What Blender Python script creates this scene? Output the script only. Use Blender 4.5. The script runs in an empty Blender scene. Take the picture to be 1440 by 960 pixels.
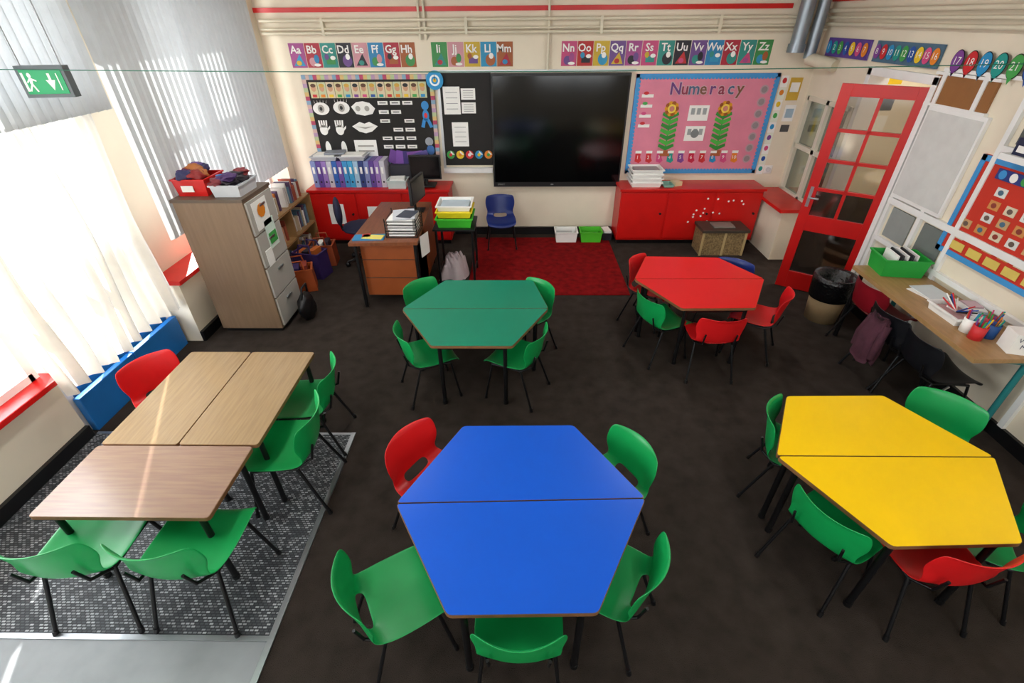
import bpy, math, random
from mathutils import Matrix, Vector
random.seed(7)
scn=bpy.context.scene
COL=bpy.context.collection
scn.view_settings.view_transform='Standard'
scn.view_settings.exposure=0.0

# ------------------------------------------------------------ materials
def lin(h):
    h=h.lstrip('#'); c=[int(h[i:i+2],16)/255 for i in (0,2,4)]
    return tuple([(x/12.92 if x<=.04045 else ((x+.055)/1.055)**2.4) for x in c]+[1.0])
MC={}
def mat(h,rough=.5,var=.08,scale=12,bump=0.0,metal=0.0,name=None,spec=.5,coat=0.0,bscale=None):
    key=(h,rough,var,scale,bump,metal,spec,coat)
    if key in MC: return MC[key]
    m=bpy.data.materials.new(name or 'paint_'+h.strip('#')); m.use_nodes=True
    nt=m.node_tree; N=nt.nodes; L=nt.links; p=N['Principled BSDF']
    c=lin(h)
    tc=N.new('ShaderNodeTexCoord'); nz=N.new('ShaderNodeTexNoise'); nz.inputs['Scale'].default_value=scale; nz.inputs['Detail'].default_value=4
    L.new(tc.outputs['Object'],nz.inputs['Vector'])
    cr=N.new('ShaderNodeValToRGB')
    cr.color_ramp.elements[0].position=.3; cr.color_ramp.elements[1].position=.7
    cr.color_ramp.elements[0].color=tuple([x*(1-var) for x in c[:3]]+[1]); cr.color_ramp.elements[1].color=tuple([min(1,x*(1+var)) for x in c[:3]]+[1])
    L.new(nz.outputs['Fac'],cr.inputs['Fac']); L.new(cr.outputs['Color'],p.inputs['Base Color'])
    p.inputs['Roughness'].default_value=rough; p.inputs['Metallic'].default_value=metal
    p.inputs['Specular IOR Level'].default_value=spec
    if coat: p.inputs['Coat Weight'].default_value=coat
    if bump:
        n2=N.new('ShaderNodeTexNoise'); n2.inputs['Scale'].default_value=bscale or scale*10; L.new(tc.outputs['Object'],n2.inputs['Vector'])
        b=N.new('ShaderNodeBump'); b.inputs['Strength'].default_value=bump; b.inputs['Distance'].default_value=.01
        L.new(n2.outputs['Fac'],b.inputs['Height']); L.new(b.outputs['Normal'],p.inputs['Normal'])
    MC[key]=m; return m
def wood(name,h1,h2,rough=.35,sx=3,sy=40,sz=3):
    m=bpy.data.materials.new(name); m.use_nodes=True; nt=m.node_tree;N=nt.nodes;L=nt.links;p=N['Principled BSDF']
    tc=N.new('ShaderNodeTexCoord'); mp=N.new('ShaderNodeMapping'); mp.inputs['Scale'].default_value=(sx,sy,sz)
    nz=N.new('ShaderNodeTexNoise'); nz.inputs['Scale'].default_value=1.6; nz.inputs['Detail'].default_value=6
    cr=N.new('ShaderNodeValToRGB'); cr.color_ramp.elements[0].position=.35;cr.color_ramp.elements[1].position=.65
    cr.color_ramp.elements[0].color=lin(h1);cr.color_ramp.elements[1].color=lin(h2)
    L.new(tc.outputs['Object'],mp.inputs['Vector']);L.new(mp.outputs['Vector'],nz.inputs['Vector']);L.new(nz.outputs['Fac'],cr.inputs['Fac']);L.new(cr.outputs['Color'],p.inputs['Base Color'])
    p.inputs['Roughness'].default_value=rough
    return m
def translucent(name,h,fac,rough=.8,stripe=None):
    m=bpy.data.materials.new(name); m.use_nodes=True; nt=m.node_tree;N=nt.nodes;L=nt.links
    N.remove(N['Principled BSDF']); out=N['Material Output']
    tc=N.new('ShaderNodeTexCoord'); nz=N.new('ShaderNodeTexNoise'); nz.inputs['Scale'].default_value=14; L.new(tc.outputs['Object'],nz.inputs['Vector'])
    cr=N.new('ShaderNodeValToRGB'); c=lin(h); cr.color_ramp.elements[0].color=tuple([x*.86 for x in c[:3]]+[1]); cr.color_ramp.elements[1].color=c
    L.new(nz.outputs['Fac'],cr.inputs['Fac'])
    d=N.new('ShaderNodeBsdfDiffuse'); t=N.new('ShaderNodeBsdfTranslucent'); mx=N.new('ShaderNodeMixShader'); mx.inputs[0].default_value=fac
    L.new(cr.outputs['Color'],d.inputs['Color']);L.new(cr.outputs['Color'],t.inputs['Color'])
    L.new(d.outputs[0],mx.inputs[1]);L.new(t.outputs[0],mx.inputs[2]);L.new(mx.outputs[0],out.inputs['Surface'])
    return m
def glassmat(name,tint='#e8f0f0',alpha=.25):
    m=bpy.data.materials.new(name); m.use_nodes=True; nt=m.node_tree;N=nt.nodes;L=nt.links
    N.remove(N['Principled BSDF']); out=N['Material Output']
    t=N.new('ShaderNodeBsdfTransparent'); t.inputs['Color'].default_value=lin(tint)
    g=N.new('ShaderNodeBsdfGlossy'); g.inputs['Roughness'].default_value=.08
    mx=N.new('ShaderNodeMixShader'); mx.inputs[0].default_value=alpha
    L.new(t.outputs[0],mx.inputs[1]);L.new(g.outputs[0],mx.inputs[2]);L.new(mx.outputs[0],out.inputs['Surface'])
    return m
# ------------------------------------------------------------ mesh builder
BACK=lambda Y:Matrix(((1,0,0,0),(0,0,-1,Y),(0,1,0,0),(0,0,0,1)))
RIGHT=lambda X:Matrix(((0,0,-1,X),(-1,0,0,0),(0,1,0,0),(0,0,0,1)))
TC={}
def textmesh(s,off=0):
    if (s,off) in TC: return TC[(s,off)]
    cu=bpy.data.curves.new('t','FONT'); cu.body=s; cu.align_x='CENTER'; cu.align_y='CENTER'; cu.resolution_u=2; cu.size=1; cu.offset=off
    o=bpy.data.objects.new('t',cu); COL.objects.link(o); bpy.context.view_layer.update()
    me=bpy.data.meshes.new_from_object(o.evaluated_get(bpy.context.evaluated_depsgraph_get()))
    r=([tuple(v.co) for v in me.vertices],[tuple(p.vertices) for p in me.polygons])
    bpy.data.objects.remove(o); bpy.data.curves.remove(cu); bpy.data.meshes.remove(me)
    TC[(s,off)]=r; return r
class B:
    def __init__(s,M=None): s.v=[];s.f=[];s.mi=[];s.sm=[];s.mats=[];s.M=M or Matrix()
    def add(s,vs,fs,m,smooth=False):
        o=len(s.v)
        for v in vs: s.v.append(tuple(s.M@Vector(v)))
        if m not in s.mats: s.mats.append(m)
        k=s.mats.index(m)
        for f in fs: s.f.append([i+o for i in f]); s.mi.append(k); s.sm.append(smooth)
        return s
    def box(s,x0,x1,y0,y1,z0,z1,m):
        return s.add([(x0,y0,z0),(x1,y0,z0),(x1,y1,z0),(x0,y1,z0),(x0,y0,z1),(x1,y0,z1),(x1,y1,z1),(x0,y1,z1)],
          [(3,2,1,0),(4,5,6,7),(0,1,5,4),(1,2,6,5),(2,3,7,6),(3,0,4,7)],m)
    def cb(s,cx,cy,z0,w,d,h,m,a=0):
        M0=s.M; s.M=M0@Matrix.Translation((cx,cy,z0))@Matrix.Rotation(math.radians(a),4,'Z'); s.box(-w/2,w/2,-d/2,d/2,0,h,m); s.M=M0; return s
    def prism(s,p,z0,z1,m,side=None):
        n=len(p); vs=[(x,y,z0) for x,y in p]+[(x,y,z1) for x,y in p]
        s.add(vs,[tuple(range(n))[::-1],tuple(range(n,2*n))],m)
        return s.add(vs,[(i,(i+1)%n,n+(i+1)%n,n+i) for i in range(n)],side or m)
    def tube(s,p,q,r,m,n=10,r2=None):
        p=Vector(p);q=Vector(q);d=(q-p).normalized(); a=Vector((0,0,1)) if abs(d.z)<.9 else Vector((1,0,0))
        u=d.cross(a).normalized(); w=d.cross(u); r2=r if r2 is None else r2; vs=[]
        for c,rr in ((p,r),(q,r2)):
            for i in range(n):
                t=2*math.pi*i/n; vs.append(tuple(c+u*math.cos(t)*rr+w*math.sin(t)*rr))
        s.add(vs,[(i,(i+1)%n,n+(i+1)%n,n+i) for i in range(n)],m,True)
        return s.add(vs,[tuple(range(n))[::-1],tuple(range(n,2*n))],m)
    def path(s,pts,r,m,n=8):
        for a,b in zip(pts,pts[1:]): s.tube(a,b,r,m,n)
        for a in pts[1:-1]: s.sph(a,(r,r,r),m,6,8)
        return s
    def sph(s,c,r,m,nu=8,nv=12):
        vs=[];fs=[]
        for i in range(nu+1):
            a=math.pi*i/nu
            for j in range(nv):
                b=2*math.pi*j/nv; vs.append((c[0]+r[0]*math.sin(a)*math.cos(b),c[1]+r[1]*math.sin(a)*math.sin(b),c[2]+r[2]*math.cos(a)))
        for i in range(nu):
            for j in range(nv): fs.append((i*nv+j,(i+1)*nv+j,(i+1)*nv+(j+1)%nv,i*nv+(j+1)%nv))
        return s.add(vs,fs,m,True)
    def blob(s,c,r,m,amp=.25,seed=0,nu=14,nv=20):
        rnd=random.Random(seed); ph=[(rnd.uniform(1,5),rnd.uniform(1,5),rnd.uniform(0,6)) for _ in range(6)]
        vs=[];fs=[]
        for i in range(nu+1):
            a=math.pi*i/nu
            for j in range(nv):
                b=2*math.pi*j/nv
                k=1+amp*sum(math.sin(p[0]*a*1.5+p[2])*math.cos(round(p[1])*b+p[2]*2) for p in ph)/3*math.sin(a)
                z=c[2]+r[2]*math.cos(a)*k
                vs.append((c[0]+r[0]*math.sin(a)*math.cos(b)*k,c[1]+r[1]*math.sin(a)*math.sin(b)*k,max(z,c[2]-r[2]*.9)))
        for i in range(nu):
            for j in range(nv): fs.append((i*nv+j,(i+1)*nv+j,(i+1)*nv+(j+1)%nv,i*nv+(j+1)%nv))
        return s.add(vs,fs,m,True)
    def heap(s,cx,cy,w,d,h,m,seed=0,n=26):
        rnd=random.Random(seed); ph=[(rnd.uniform(3,11),rnd.uniform(3,11),rnd.uniform(0,6)) for _ in range(7)]; vs=[];fs=[]
        for i in range(n+1):
            for j in range(n+1):
                u=-1+2*i/n; v=-1+2*j/n; q=max(0,1-max(abs(u),abs(v))**3)
                f=.55+.45*sum(abs(math.sin(a*u+b*v+c)) for a,b,c in ph)/len(ph)*1.3
                e=1+.12*math.sin(5*u+3*v+seed)
                vs.append((cx+u*w/2*e,cy+v*d/2*e,.004+h*q*f))
        for i in range(n):
            for j in range(n): a=i*(n+1)+j; fs.append((a,a+n+1,a+n+2,a+1))
        return s.add(vs,fs,m,True)
    def lathe(s,prof,c,m,n=20):
        vs=[];fs=[]
        for r,z in prof:
            for i in range(n):
                t=2*math.pi*i/n; vs.append((c[0]+r*math.cos(t),c[1]+r*math.sin(t),c[2]+z))
        for k in range(len(prof)-1):
            for i in range(n): fs.append((k*n+i,k*n+(i+1)%n,(k+1)*n+(i+1)%n,(k+1)*n+i))
        return s.add(vs,fs,m,True)
    def ell(s,x,y,rx,ry,m,z=.006,n=20):
        vs=[(x+rx*math.cos(2*math.pi*i/n),y+ry*math.sin(2*math.pi*i/n),z) for i in range(n)]
        return s.add(vs,[tuple(range(n))],m)
    def poly(s,pts,m,z=.006): return s.add([(a,b,z) for a,b in pts],[tuple(range(len(pts)))],m)
    def card(s,x,y,w,h,m,z=.0,t=.004): return s.box(x-w/2,x+w/2,y-h/2,y+h/2,z,z+t,m)
    def text(s,t,x,y,size,m,z=.008,sx=1,off=0):
        vs,fs=textmesh(t,off); return s.add([(x+a*size*sx,y+b*size,z) for a,b,c in vs],fs,m)
    def tray(s,cx,cy,z0,w,d,h,m,a=0,t=.006,taper=.9):
        M0=s.M; s.M=M0@Matrix.Translation((cx,cy,z0))@Matrix.Rotation(math.radians(a),4,'Z')
        def ring(k,z,i=0): return [(-w/2*k+i,-d/2*k+i,z),(w/2*k-i,-d/2*k+i,z),(w/2*k-i,d/2*k-i,z),(-w/2*k+i,d/2*k-i,z)]
        vs=ring(taper,0)+ring(1,h)+ring(1.06,h)+ring(1.06,h-.012)+ring(1,h,t)+ring(taper,t,t)
        fs=[(3,2,1,0)]
        for i in range(4):
            j=(i+1)%4
            fs+=[(i,j,4+j,4+i),(8+i,8+j,16+j,16+i),(12+i,12+j,8+j,8+i),(16+i,16+j,20+j,20+i),(4+i,4+j,12+j,12+i)]
        fs.append((20,21,22,23)); s.add(vs,fs,m); s.M=M0; return s
    def mesh(s,name):
        me=bpy.data.meshes.new(name); me.from_pydata(s.v,[],s.f)
        for m in s.mats: me.materials.append(m)
        me.polygons.foreach_set('material_index',s.mi); me.polygons.foreach_set('use_smooth',s.sm); me.update(); return me
    def obj(s,name,bevel=0,loc=None):
        o=bpy.data.objects.new(name,s.mesh(name)); COL.objects.link(o)
        if bevel:
            md=o.modifiers.new('bevel','BEVEL'); md.width=bevel; md.segments=2; md.limit_method='ANGLE'; md.angle_limit=math.radians(40)
        return o
# palette
cream=mat('#e4d9c3',.7,.04,3,name='cream_wall_paint')
white=mat('#e9e9e6',.45,.03,6,name='white_gloss_paint')
paper=mat('#f0efea',.7,.03,8,name='paper_white')
redp=mat('#c9130f',.35,.08,5,name='red_gloss_paint')
black=mat('#0d0d0f',.4,.1,10,name='black_plastic')
blackm=mat('#101012',.4,.1,10,metal=.2,name='black_steel')
steel=mat('#a9adb0',.3,.06,10,metal=.9,name='brushed_steel')
C=lambda h:mat(h,.55,.05,10)
RB=[C(h) for h in ('#c8262b','#e0821c','#e6c21f','#3f9e49','#1f8bc1','#7a3f90','#d04a7f','#1c4fa0','#16958a')]
# ------------------------------------------------------------ room shell
def simple(name,boxes,m,bevel=0):
    b=B()
    for q in boxes: b.box(*q,m)
    return b.obj(name,bevel)
carpet=mat('#362f2a',.95,.22,9,bump=.6,name='dark_carpet',spec=.1,bscale=260)
simple('floor',[(-3.6,3.55,-1.6,6.5,-.06,0)],carpet)
ceil=mat('#dcdad2',.8,.03,2,name='ceiling_paint')
simple('ceiling',[(-3.3,3.55,-1.6,6.5,3.1,3.2)],ceil)
simple('wall_back',[(-3.3,3.55,6.38,6.5,0,3.1)],cream)
simple('wall_rear',[(-3.3,3.55,-1.62,-1.5,0,1.0),(-3.3,3.55,-1.62,-1.5,2.4,3.1),(-3.3,-2.4,-1.62,-1.5,1,2.4),(-.4,.4,-1.62,-1.5,1,2.4),(2.4,3.55,-1.62,-1.5,1,2.4)],cream)
simple('wall_right',[(3.4,3.55,-1.5,4.45,0,3.1),(3.4,3.55,4.45,5.3,2.03,3.1),(3.4,3.55,5.3,6.38,0,.62),(3.4,3.55,5.3,6.38,1.72,3.1),(3.4,3.55,5.3,5.42,.62,1.72),(3.4,3.55,6.3,6.38,.62,1.72)],cream)
b=B()
for q in [(-3.3,-3.12,-1.5,2.45,0,.52),(-3.3,-3.12,-1.5,6.38,2.8,3.1),(-3.3,-2.98,3.68,6.38,0,.6),(-3.3,-2.95,6.2,6.38,.6,3.1),(-3.3,-3.12,-1.5,-1.2,.52,2.8),(-3.3,-3.19,3.68,4.29,.6,2.8)]: b.box(*q,cream)  # last box: pier added behind the blinds to narrow the sun streak
b.obj('wall_left')
# corridor beyond the doorway
simple('corridor_floor',[(3.55,5.2,3.2,6.9,-.06,0)],mat('#6b5f52',.5,.1,4))
simple('corridor_wall',[(5.1,5.2,3.2,6.9,0,2.7),(3.55,5.1,6.8,6.9,0,2.7),(3.55,5.1,3.2,3.3,0,2.7)],cream)
simple('corridor_ceiling',[(3.55,5.2,3.2,6.9,2.7,2.8)],ceil)
b=B(BACK(6.799))
for i in range(12): b.card(3.75+(i%4)*.3,1.9-(i//4)*.3,.22,.24,[RB[4],paper,C('#20202a'),RB[2],C('#a8c0d0')][i%5])
b.obj('corridor_display')
# baseboards
simple('baseboard_back',[(-.9,1.25,6.35,6.38,0,.1)],black)
simple('baseboard_right',[(3.375,3.4,-1.5,4.4,0,.1)],black)
simple('baseboard_left',[(-3.12,-3.09,-1.5,2.45,0,.1),(-2.98,-2.95,3.68,6.2,0,.1)],black)
simple('trim_red_back',[(-2.95,2.96,6.355,6.38,2.565,2.61)],redp)
simple('trim_red_right',[(3.375,3.4,-1.5,6.38,2.62,2.67)],redp)
simple('window_sill_left_near',[(-3.3,-3.04,-1.5,2.47,.52,.56)],redp,.006)
simple('window_sill_left_far',[(-3.3,-2.93,3.64,6.2,.6,.64)],redp,.006)
# left windows
glass=glassmat('window_glass','#ffffff',.05)
b=B()
for y in (-1.15,-.3,.6,1.5,2.4): b.box(-3.25,-3.17,y-.03,y+.03,.56,2.8,white)
for z in (.58,1.35,2.1,2.78): b.box(-3.25,-3.17,-1.15,2.4,z-.03,z+.03,white)
b.box(-3.22,-3.215,-1.15,2.4,.56,2.8,glass); b.obj('window_1')
b=B()
for y in (4.75,5.5,6.17): b.box(-3.26,-3.2,y-.025,y+.025,.64,2.8,white)
for z in (.66,2.78): b.box(-3.26,-3.2,4.29,6.17,z-.02,z+.02,white)
b.box(-3.26,-3.2,4.775,6.17,2.08,2.12,white)
b.box(-3.235,-3.23,4.775,6.17,.64,2.8,glass); b.obj('window_2')
# fire exit double door (blue) in the left wall
bluep=mat('#1e6fb8',.4,.08,5,name='blue_door_paint')
b=B()
for y0,y1 in ((2.54,3.08),(3.1,3.62)):
    b.box(-3.24,-3.18,y0,y1,.02,.36,bluep); b.box(-3.24,-3.18,y0,y1,1.0,1.08,bluep); b.box(-3.24,-3.18,y0,y1,1.98,2.06,bluep)
    b.box(-3.24,-3.18,y0,y0+.07,.36,2.0,bluep); b.box(-3.24,-3.18,y1-.07,y1,.36,2.0,bluep)
b.box(-3.215,-3.21,2.6,3.6,.36,2.0,glass)
b.box(-3.26,-3.16,2.47,2.53,0,2.8,white); b.box(-3.26,-3.16,3.62,3.68,0,2.8,white); b.box(-3.26,-3.16,2.53,3.62,2.06,2.12,white); b.box(-3.22,-3.215,2.53,3.62,2.12,2.8,glass)
b.obj('door_fire_exit',.004)
simple('door_threshold_board',[(-3.15,-3.1,2.5,3.06,0,.3),(-3.15,-3.1,3.07,3.64,0,.3)],bluep,.006)
# rear windows, unseen behind the camera, openings made big for fill light
b=B()
for x0,x1 in ((-2.4,-.4),(.4,2.4)):
    for x in (x0,(x0+x1)/2,x1): b.box(x-.03,x+.03,-1.58,-1.54,1,2.4,white)
    for z in (1.02,2.38): b.box(x0,x1,-1.58,-1.54,z-.03,z+.03,white)
b.obj('window_3')
# right wall window
b=B(); wf=mat('#d9d3c0',.5,.04,6)
for y in (5.42,5.86,6.3): b.box(3.39,3.46,y-.03,y+.03,.62,1.72,wf)
for z in (.64,1.18,1.7): b.box(3.39,3.46,5.42,6.3,z-.025,z+.025,wf)
b.box(3.43,3.435,5.42,6.3,.62,1.72,glassmat('corridor_glass','#a8b0b0',.25)); b.obj('window_4')
simple('window_sill_right',[(3.02,3.42,5.45,6.36,.60,.64)],redp,.006)
simple('wall_right_pier',[(3.08,3.4,5.5,6.38,0,.6)],cream)

# ------------------------------------------------------------ blinds & curtain
slat=translucent('blind_fabric','#c9cdcf',.19)
def blinds(name,y0,y1,z0,z1,x,ang=-13,sp=.08,w=.089):
    b=B(); y=y0+sp/2
    while y<y1-sp/2+.001:
        M=Matrix.Translation((x,y,0))@Matrix.Rotation(math.radians(ang+random.uniform(-3,3)),4,'Z'); b.M=M
        b.add([(-.005,-w/2,z0),(.004,0,z0),(-.005,w/2,z0),(-.005,-w/2,z1),(.004,0,z1),(-.005,w/2,z1)],[(0,1,4,3),(1,2,5,4)],slat)
        b.tube((0,0,z0-.004),(0,0,z0+.02),.004,white,5)
        y+=sp
    b.M=Matrix(); b.box(x-.025,x+.02,y0,y1,z1,z1+.05,white); return b.obj(name)
blinds('vertical_blinds',3.73,6.2,.98,2.95,-2.90)
blinds('vertical_blinds',1.96,3.73,1.98,2.95,-2.93)
blinds('vertical_blinds',-1.4,1.2,.62,2.95,-2.93)  # unseen near set, added to block sun from the mat and floor
cur=translucent('net_curtain_cloth','#f0e9dc',.34)
b=B(); vs=[];fs=[]; NU=170;NV=14
for j in range(NV+1):
    z=2.03-(2.03-.42)*j/NV
    for i in range(NU+1):
        t=i/NU; y=2.38+1.24*t
        am=.018+.03*(j/NV); x=-3.02+am*math.sin(t*60+math.sin(t*9)*2)+.014*math.sin(t*140+j*.3)
        vs.append((x,y+.02*math.sin(j*.5+t*8),z+.012*math.sin(t*11)*(j/NV)))
for j in range(NV):
    for i in range(NU): a=j*(NU+1)+i; fs.append((a,a+1,a+NU+2,a+NU+1))
b.add(vs,fs,cur,True); b.tube((-3.02,2.3,2.04),(-3.02,3.66,2.04),.012,white); b.obj('curtain')
# exit sign
grn=mat('#12a060',.4,.04,8)
b=B(); b.M=Matrix.Translation((-2.72,3.05,2.215))@Matrix.Rotation(math.radians(6),4,'Z')@BACK(0)@Matrix.Diagonal((.72,.95,.9,1))
b.box(-.18,.18,-.085,.085,-.06,0,mat('#5a6264',.4,.05,9)); b.card(0,0,.31,.13,grn)
b.ell(-.09,.035,.014,.014,paper); b.poly([(-.1,.022),(-.075,.02),(-.085,-.01),(-.105,-.01)],paper)
b.poly([(-.1,-.01),(-.088,-.012),(-.12,-.05),(-.132,-.045)],paper); b.poly([(-.098,-.01),(-.085,-.01),(-.065,-.05),(-.078,-.052)],paper); b.poly([(-.1,.02),(-.125,.0),(-.12,-.006),(-.098,.01)],paper);b.poly([(-.08,.02),(-.05,.01),(-.052,.002),(-.08,.01)],paper)
b.card(-.14,-.0,.02,.1,paper,.001)
b.poly([(.02,.01),(.045,.01),(.045,.045),(.065,.045),(.065,.01),(.09,.01),(.055,-.045)],paper)
b.poly([(.11,.045),(.118,.045),(.118,-.045),(.11,-.045)],paper)
b.tube((-.15,.08,-.03),(-.15,.92,-.03),.006,steel,6); b.tube((.15,.08,-.03),(.15,.92,-.03),.006,steel,6)
b.obj('exit_sign',.003)

# ------------------------------------------------------------ floor coverings
def brickmat():
    m=bpy.data.materials.new('entrance_mat_weave'); m.use_nodes=True;nt=m.node_tree;N=nt.nodes;L=nt.links;p=N['Principled BSDF']
    tc=N.new('ShaderNodeTexCoord'); br=N.new('ShaderNodeTexBrick'); br.inputs['Scale'].default_value=1
    br.inputs['Brick Width'].default_value=.024; br.inputs['Row Height'].default_value=.014; br.inputs['Mortar Size'].default_value=.003
    br.inputs['Color1'].default_value=lin('#3a3e42'); br.inputs['Color2'].default_value=lin('#b9bdbf'); br.inputs['Mortar'].default_value=lin('#202327'); br.inputs['Bias'].default_value=-.3
    L.new(tc.outputs['Object'],br.inputs['Vector']); L.new(br.outputs['Color'],p.inputs['Base Color']); p.inputs['Roughness'].default_value=.7; return m
simple('entrance_mat',[(-3.09,-1.22,1.1,2.46,0,.006)],brickmat())
b=B(); b.box(-1.22,-1.19,-1.4,2.48,0,.012,steel); b.box(-3.09,-1.22,1.075,1.1,0,.012,steel); b.box(-3.09,-1.22,2.46,2.48,0,.01,steel); b.obj('floor_metal_strip')
simple('vinyl_floor',[(-3.09,-1.22,-1.45,1.075,0,.004)],mat('#85898b',.45,.12,5,name='grey_vinyl'))
simple('rug',[(-.58,1.2,4.57,6.2,0,.012)],mat('#780d0f',.95,.3,14,bump=.5,name='red_rug_pile',spec=.1),.004)

# ------------------------------------------------------------ tables
edge=mat('#7a5434',.5,.1,20,name='table_edge_wood')
def shrink(p,k):
    cx=sum(a for a,_ in p)/len(p); cy=sum(c for _,c in p)/len(p); return [(cx+(a-cx)*k,cy+(c-cy)*k) for a,c in p]
def ttable(pts,m,name='trapezoid_table',H=.58,rnd=.02):
    P=[];n=len(pts)
    for i in range(n):
        p0=Vector(pts[i-1]);p1=Vector(pts[i]);p2=Vector(pts[(i+1)%n]); a=p1+(p0-p1).normalized()*rnd; c=p1+(p2-p1).normalized()*rnd
        for t in (0,.33,.67,1): P.append(tuple(a*(1-t)**2+p1*2*t*(1-t)+c*t*t))
    b=B(); b.prism(P,H-.024,H-.002,edge); b.prism(shrink(P,.994),H-.002,H,m,m)
    q=shrink(pts,.82)
    for x,y in q: b.tube((x,y,.012),(x,y,H-.024),.016,blackm,10); b.tube((x,y,0),(x,y,.03),.019,black,10)
    for i in range(n):
        (x0,y0),(x1,y1)=q[i],q[(i+1)%n]; b.tube((x0,y0,H-.05),(x1,y1,H-.05),.013,blackm,8)
    return b.obj(name)
g=.003
def hexa(P,m):
    a,b_,c,d,e,f=P
    ttable([(f[0],f[1]+g),(c[0],c[1]+g),b_,a],m); ttable([e,d,(c[0],c[1]-g),(f[0],f[1]-g)],m)
lam=lambda h,n:mat(h,.28,.03,3,name=n,coat=.0,spec=.4)
hexa([(-.32,1.97),(.31,1.98),(.61,1.485),(.31,.945),(-.28,.93),(-.59,1.445)],lam('#0b55c8','blue_laminate'))
hexa([(-.66,3.79),(.12,3.79),(.23,3.3),(-.05,2.77),(-.63,2.77),(-.94,3.29)],lam('#0c7f62','green_laminate'))
hexa([(1.22,4.30),(1.91,4.27),(2.16,3.82),(1.88,3.31),(1.29,3.30),(1.02,3.82)],lam('#da1214','red_laminate'))
hexa([(1.63,2.24),(2.22,2.25),(2.49,1.76),(2.21,1.26),(1.63,1.24),(1.36,1.76)],lam('#f2c600','yellow_laminate'))
wl=wood('beech_laminate_x','#87695a','#91755f',.22,3,50,4); wl2=wood('beech_laminate_y','#8f7555','#9a805c',.2,50,3,4)
ttable([(-2.31,1.355),(-1.45,1.355),(-1.45,1.805),(-2.31,1.805)],wl,'rectangular_table')
ttable([(-2.30,1.815),(-1.875,1.815),(-1.875,2.69),(-2.30,2.69)],wl2,'rectangular_table')
ttable([(-1.869,1.815),(-1.43,1.815),(-1.43,2.69),(-1.869,2.69)],wl2,'rectangular_table')

# ------------------------------------------------------------ chairs
PR=[(.19,.315,.165),(.187,.342,.178),(.155,.357,.185),(.05,.348,.19),(-.07,.345,.19),(-.14,.352,.178),(-.18,.382,.168),(-.194,.43,.17),(-.204,.48,.187),(-.216,.54,.192),(-.228,.595,.18),(-.243,.61,.165)]
def shellmesh():
    vs=[];fs=[];nu=8
    for j,(y,z,w) in enumerate(PR):
        bk=min(1,max(0,(j-5)/3))
        for i in range(nu+1):
            u=-1+2*i/nu
            vs.append((u*w,y+.06*u*u*bk,z+.02*abs(u)**3*(1-bk)-.012*(1-abs(u))*(1-bk)))
    for j in range(len(PR)-1):
        for i in range(nu):
            if j==5 and 2<=i<=5: continue
            a=j*(nu+1)+i; fs.append((a,a+1,a+nu+2,a+nu+1))
    me=bpy.data.meshes.new('s'); me.from_pydata(vs,[],fs); o=bpy.data.objects.new('s',me); COL.objects.link(o)
    md=o.modifiers.new('a','SOLIDIFY'); md.thickness=.007; md.offset=0
    md=o.modifiers.new('b','SUBSURF'); md.levels=2; md.render_levels=2
    bpy.context.view_layer.update()
    m2=bpy.data.meshes.new_from_object(o.evaluated_get(bpy.context.evaluated_depsgraph_get()))
    r=([tuple(v.co) for v in m2.vertices],[tuple(p.vertices) for p in m2.polygons]); bpy.data.objects.remove(o); return r
SH=shellmesh()
def chairmesh(m):
    b=B(); b.add(SH[0],SH[1],m,True)
    for s in (-1,1):
        b.path([(s*.185,.175,.0),(s*.148,.125,.325),(s*.148,.0,.332),(s*.148,-.11,.328),(s*.185,-.22,.0)],.0088,blackm)
        b.tube((s*.185,.175,0),(s*.182,.17,.03),.012,black); b.tube((s*.185,-.22,0),(s*.182,-.212,.03),.012,black)
        b.path([(s*.148,-.11,.328),(s*.12,-.187,.37),(s*.12,-.212,.47)],.007,blackm)
    b.tube((-.148,.1,.33),(.148,.1,.33),.008,blackm); b.tube((-.148,-.09,.33),(.148,-.09,.33),.008,blackm)
    return b.mesh('school_chair')
pl=lambda h,n:mat(h,.36,.05,6,name=n)
CM={'g':chairmesh(pl('#0b9249','green_chair_plastic')),'r':chairmesh(pl('#cc171a','red_chair_plastic')),'b':chairmesh(pl('#14296e','blue_chair_plastic')),'k':chairmesh(pl('#141519','black_chair_plastic')),'m':chairmesh(pl('#8a1220','maroon_chair_plastic'))}
def chair(c,x,y,fx,fy,s=1.0):
    o=bpy.data.objects.new('school_chair',CM[c]); o.location=(x,y,0.0); o.rotation_euler=(0,0,math.atan2(fy,fx)-math.pi/2); o.scale=(s,s,s); COL.objects.link(o); return o
for a in [('r',-.45,1.75,.85,-.52,1.03),('g',.47,1.73,-.85,-.5),('g',-.54,1.13,.86,.5),('g',.41,1.23,-.86,.5),('g',.0,1.03,0,1),
 ('r',-2.38,2.45,.85,-.5),('g',-1.45,2.43,-1,-.12,1.05),('g',-1.41,1.99,-1,-.08,1.1),('g',-2.08,1.35,-.05,1,1.12),('g',-1.57,1.35,.04,1,1.12),
 ('g',-.74,3.57,.75,-.66),('g',.05,3.56,-.75,-.66),('g',-.7,3.0,.88,.4),('g',-.03,2.98,-.88,.4),
 ('r',1.26,4.08,.8,-.6),('g',1.23,3.52,.88,.4),('r',1.56,3.29,0.02,1),('r',2.04,3.58,-.85,.5),('b',1.94,4.03,-.6,-.8,.97),
 ('g',1.66,2.0,.85,-.5),('g',1.61,1.5,.86,.5),('g',2.45,2.06,-.7,-.7),('r',1.95,1.36,-.06,1,1.05),('g',2.3,1.47,-.85,.5),
 ('b',-.24,5.95,.1,-1),('m',3.14,3.62,1,.1,1.05)]: chair(*a)

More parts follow.
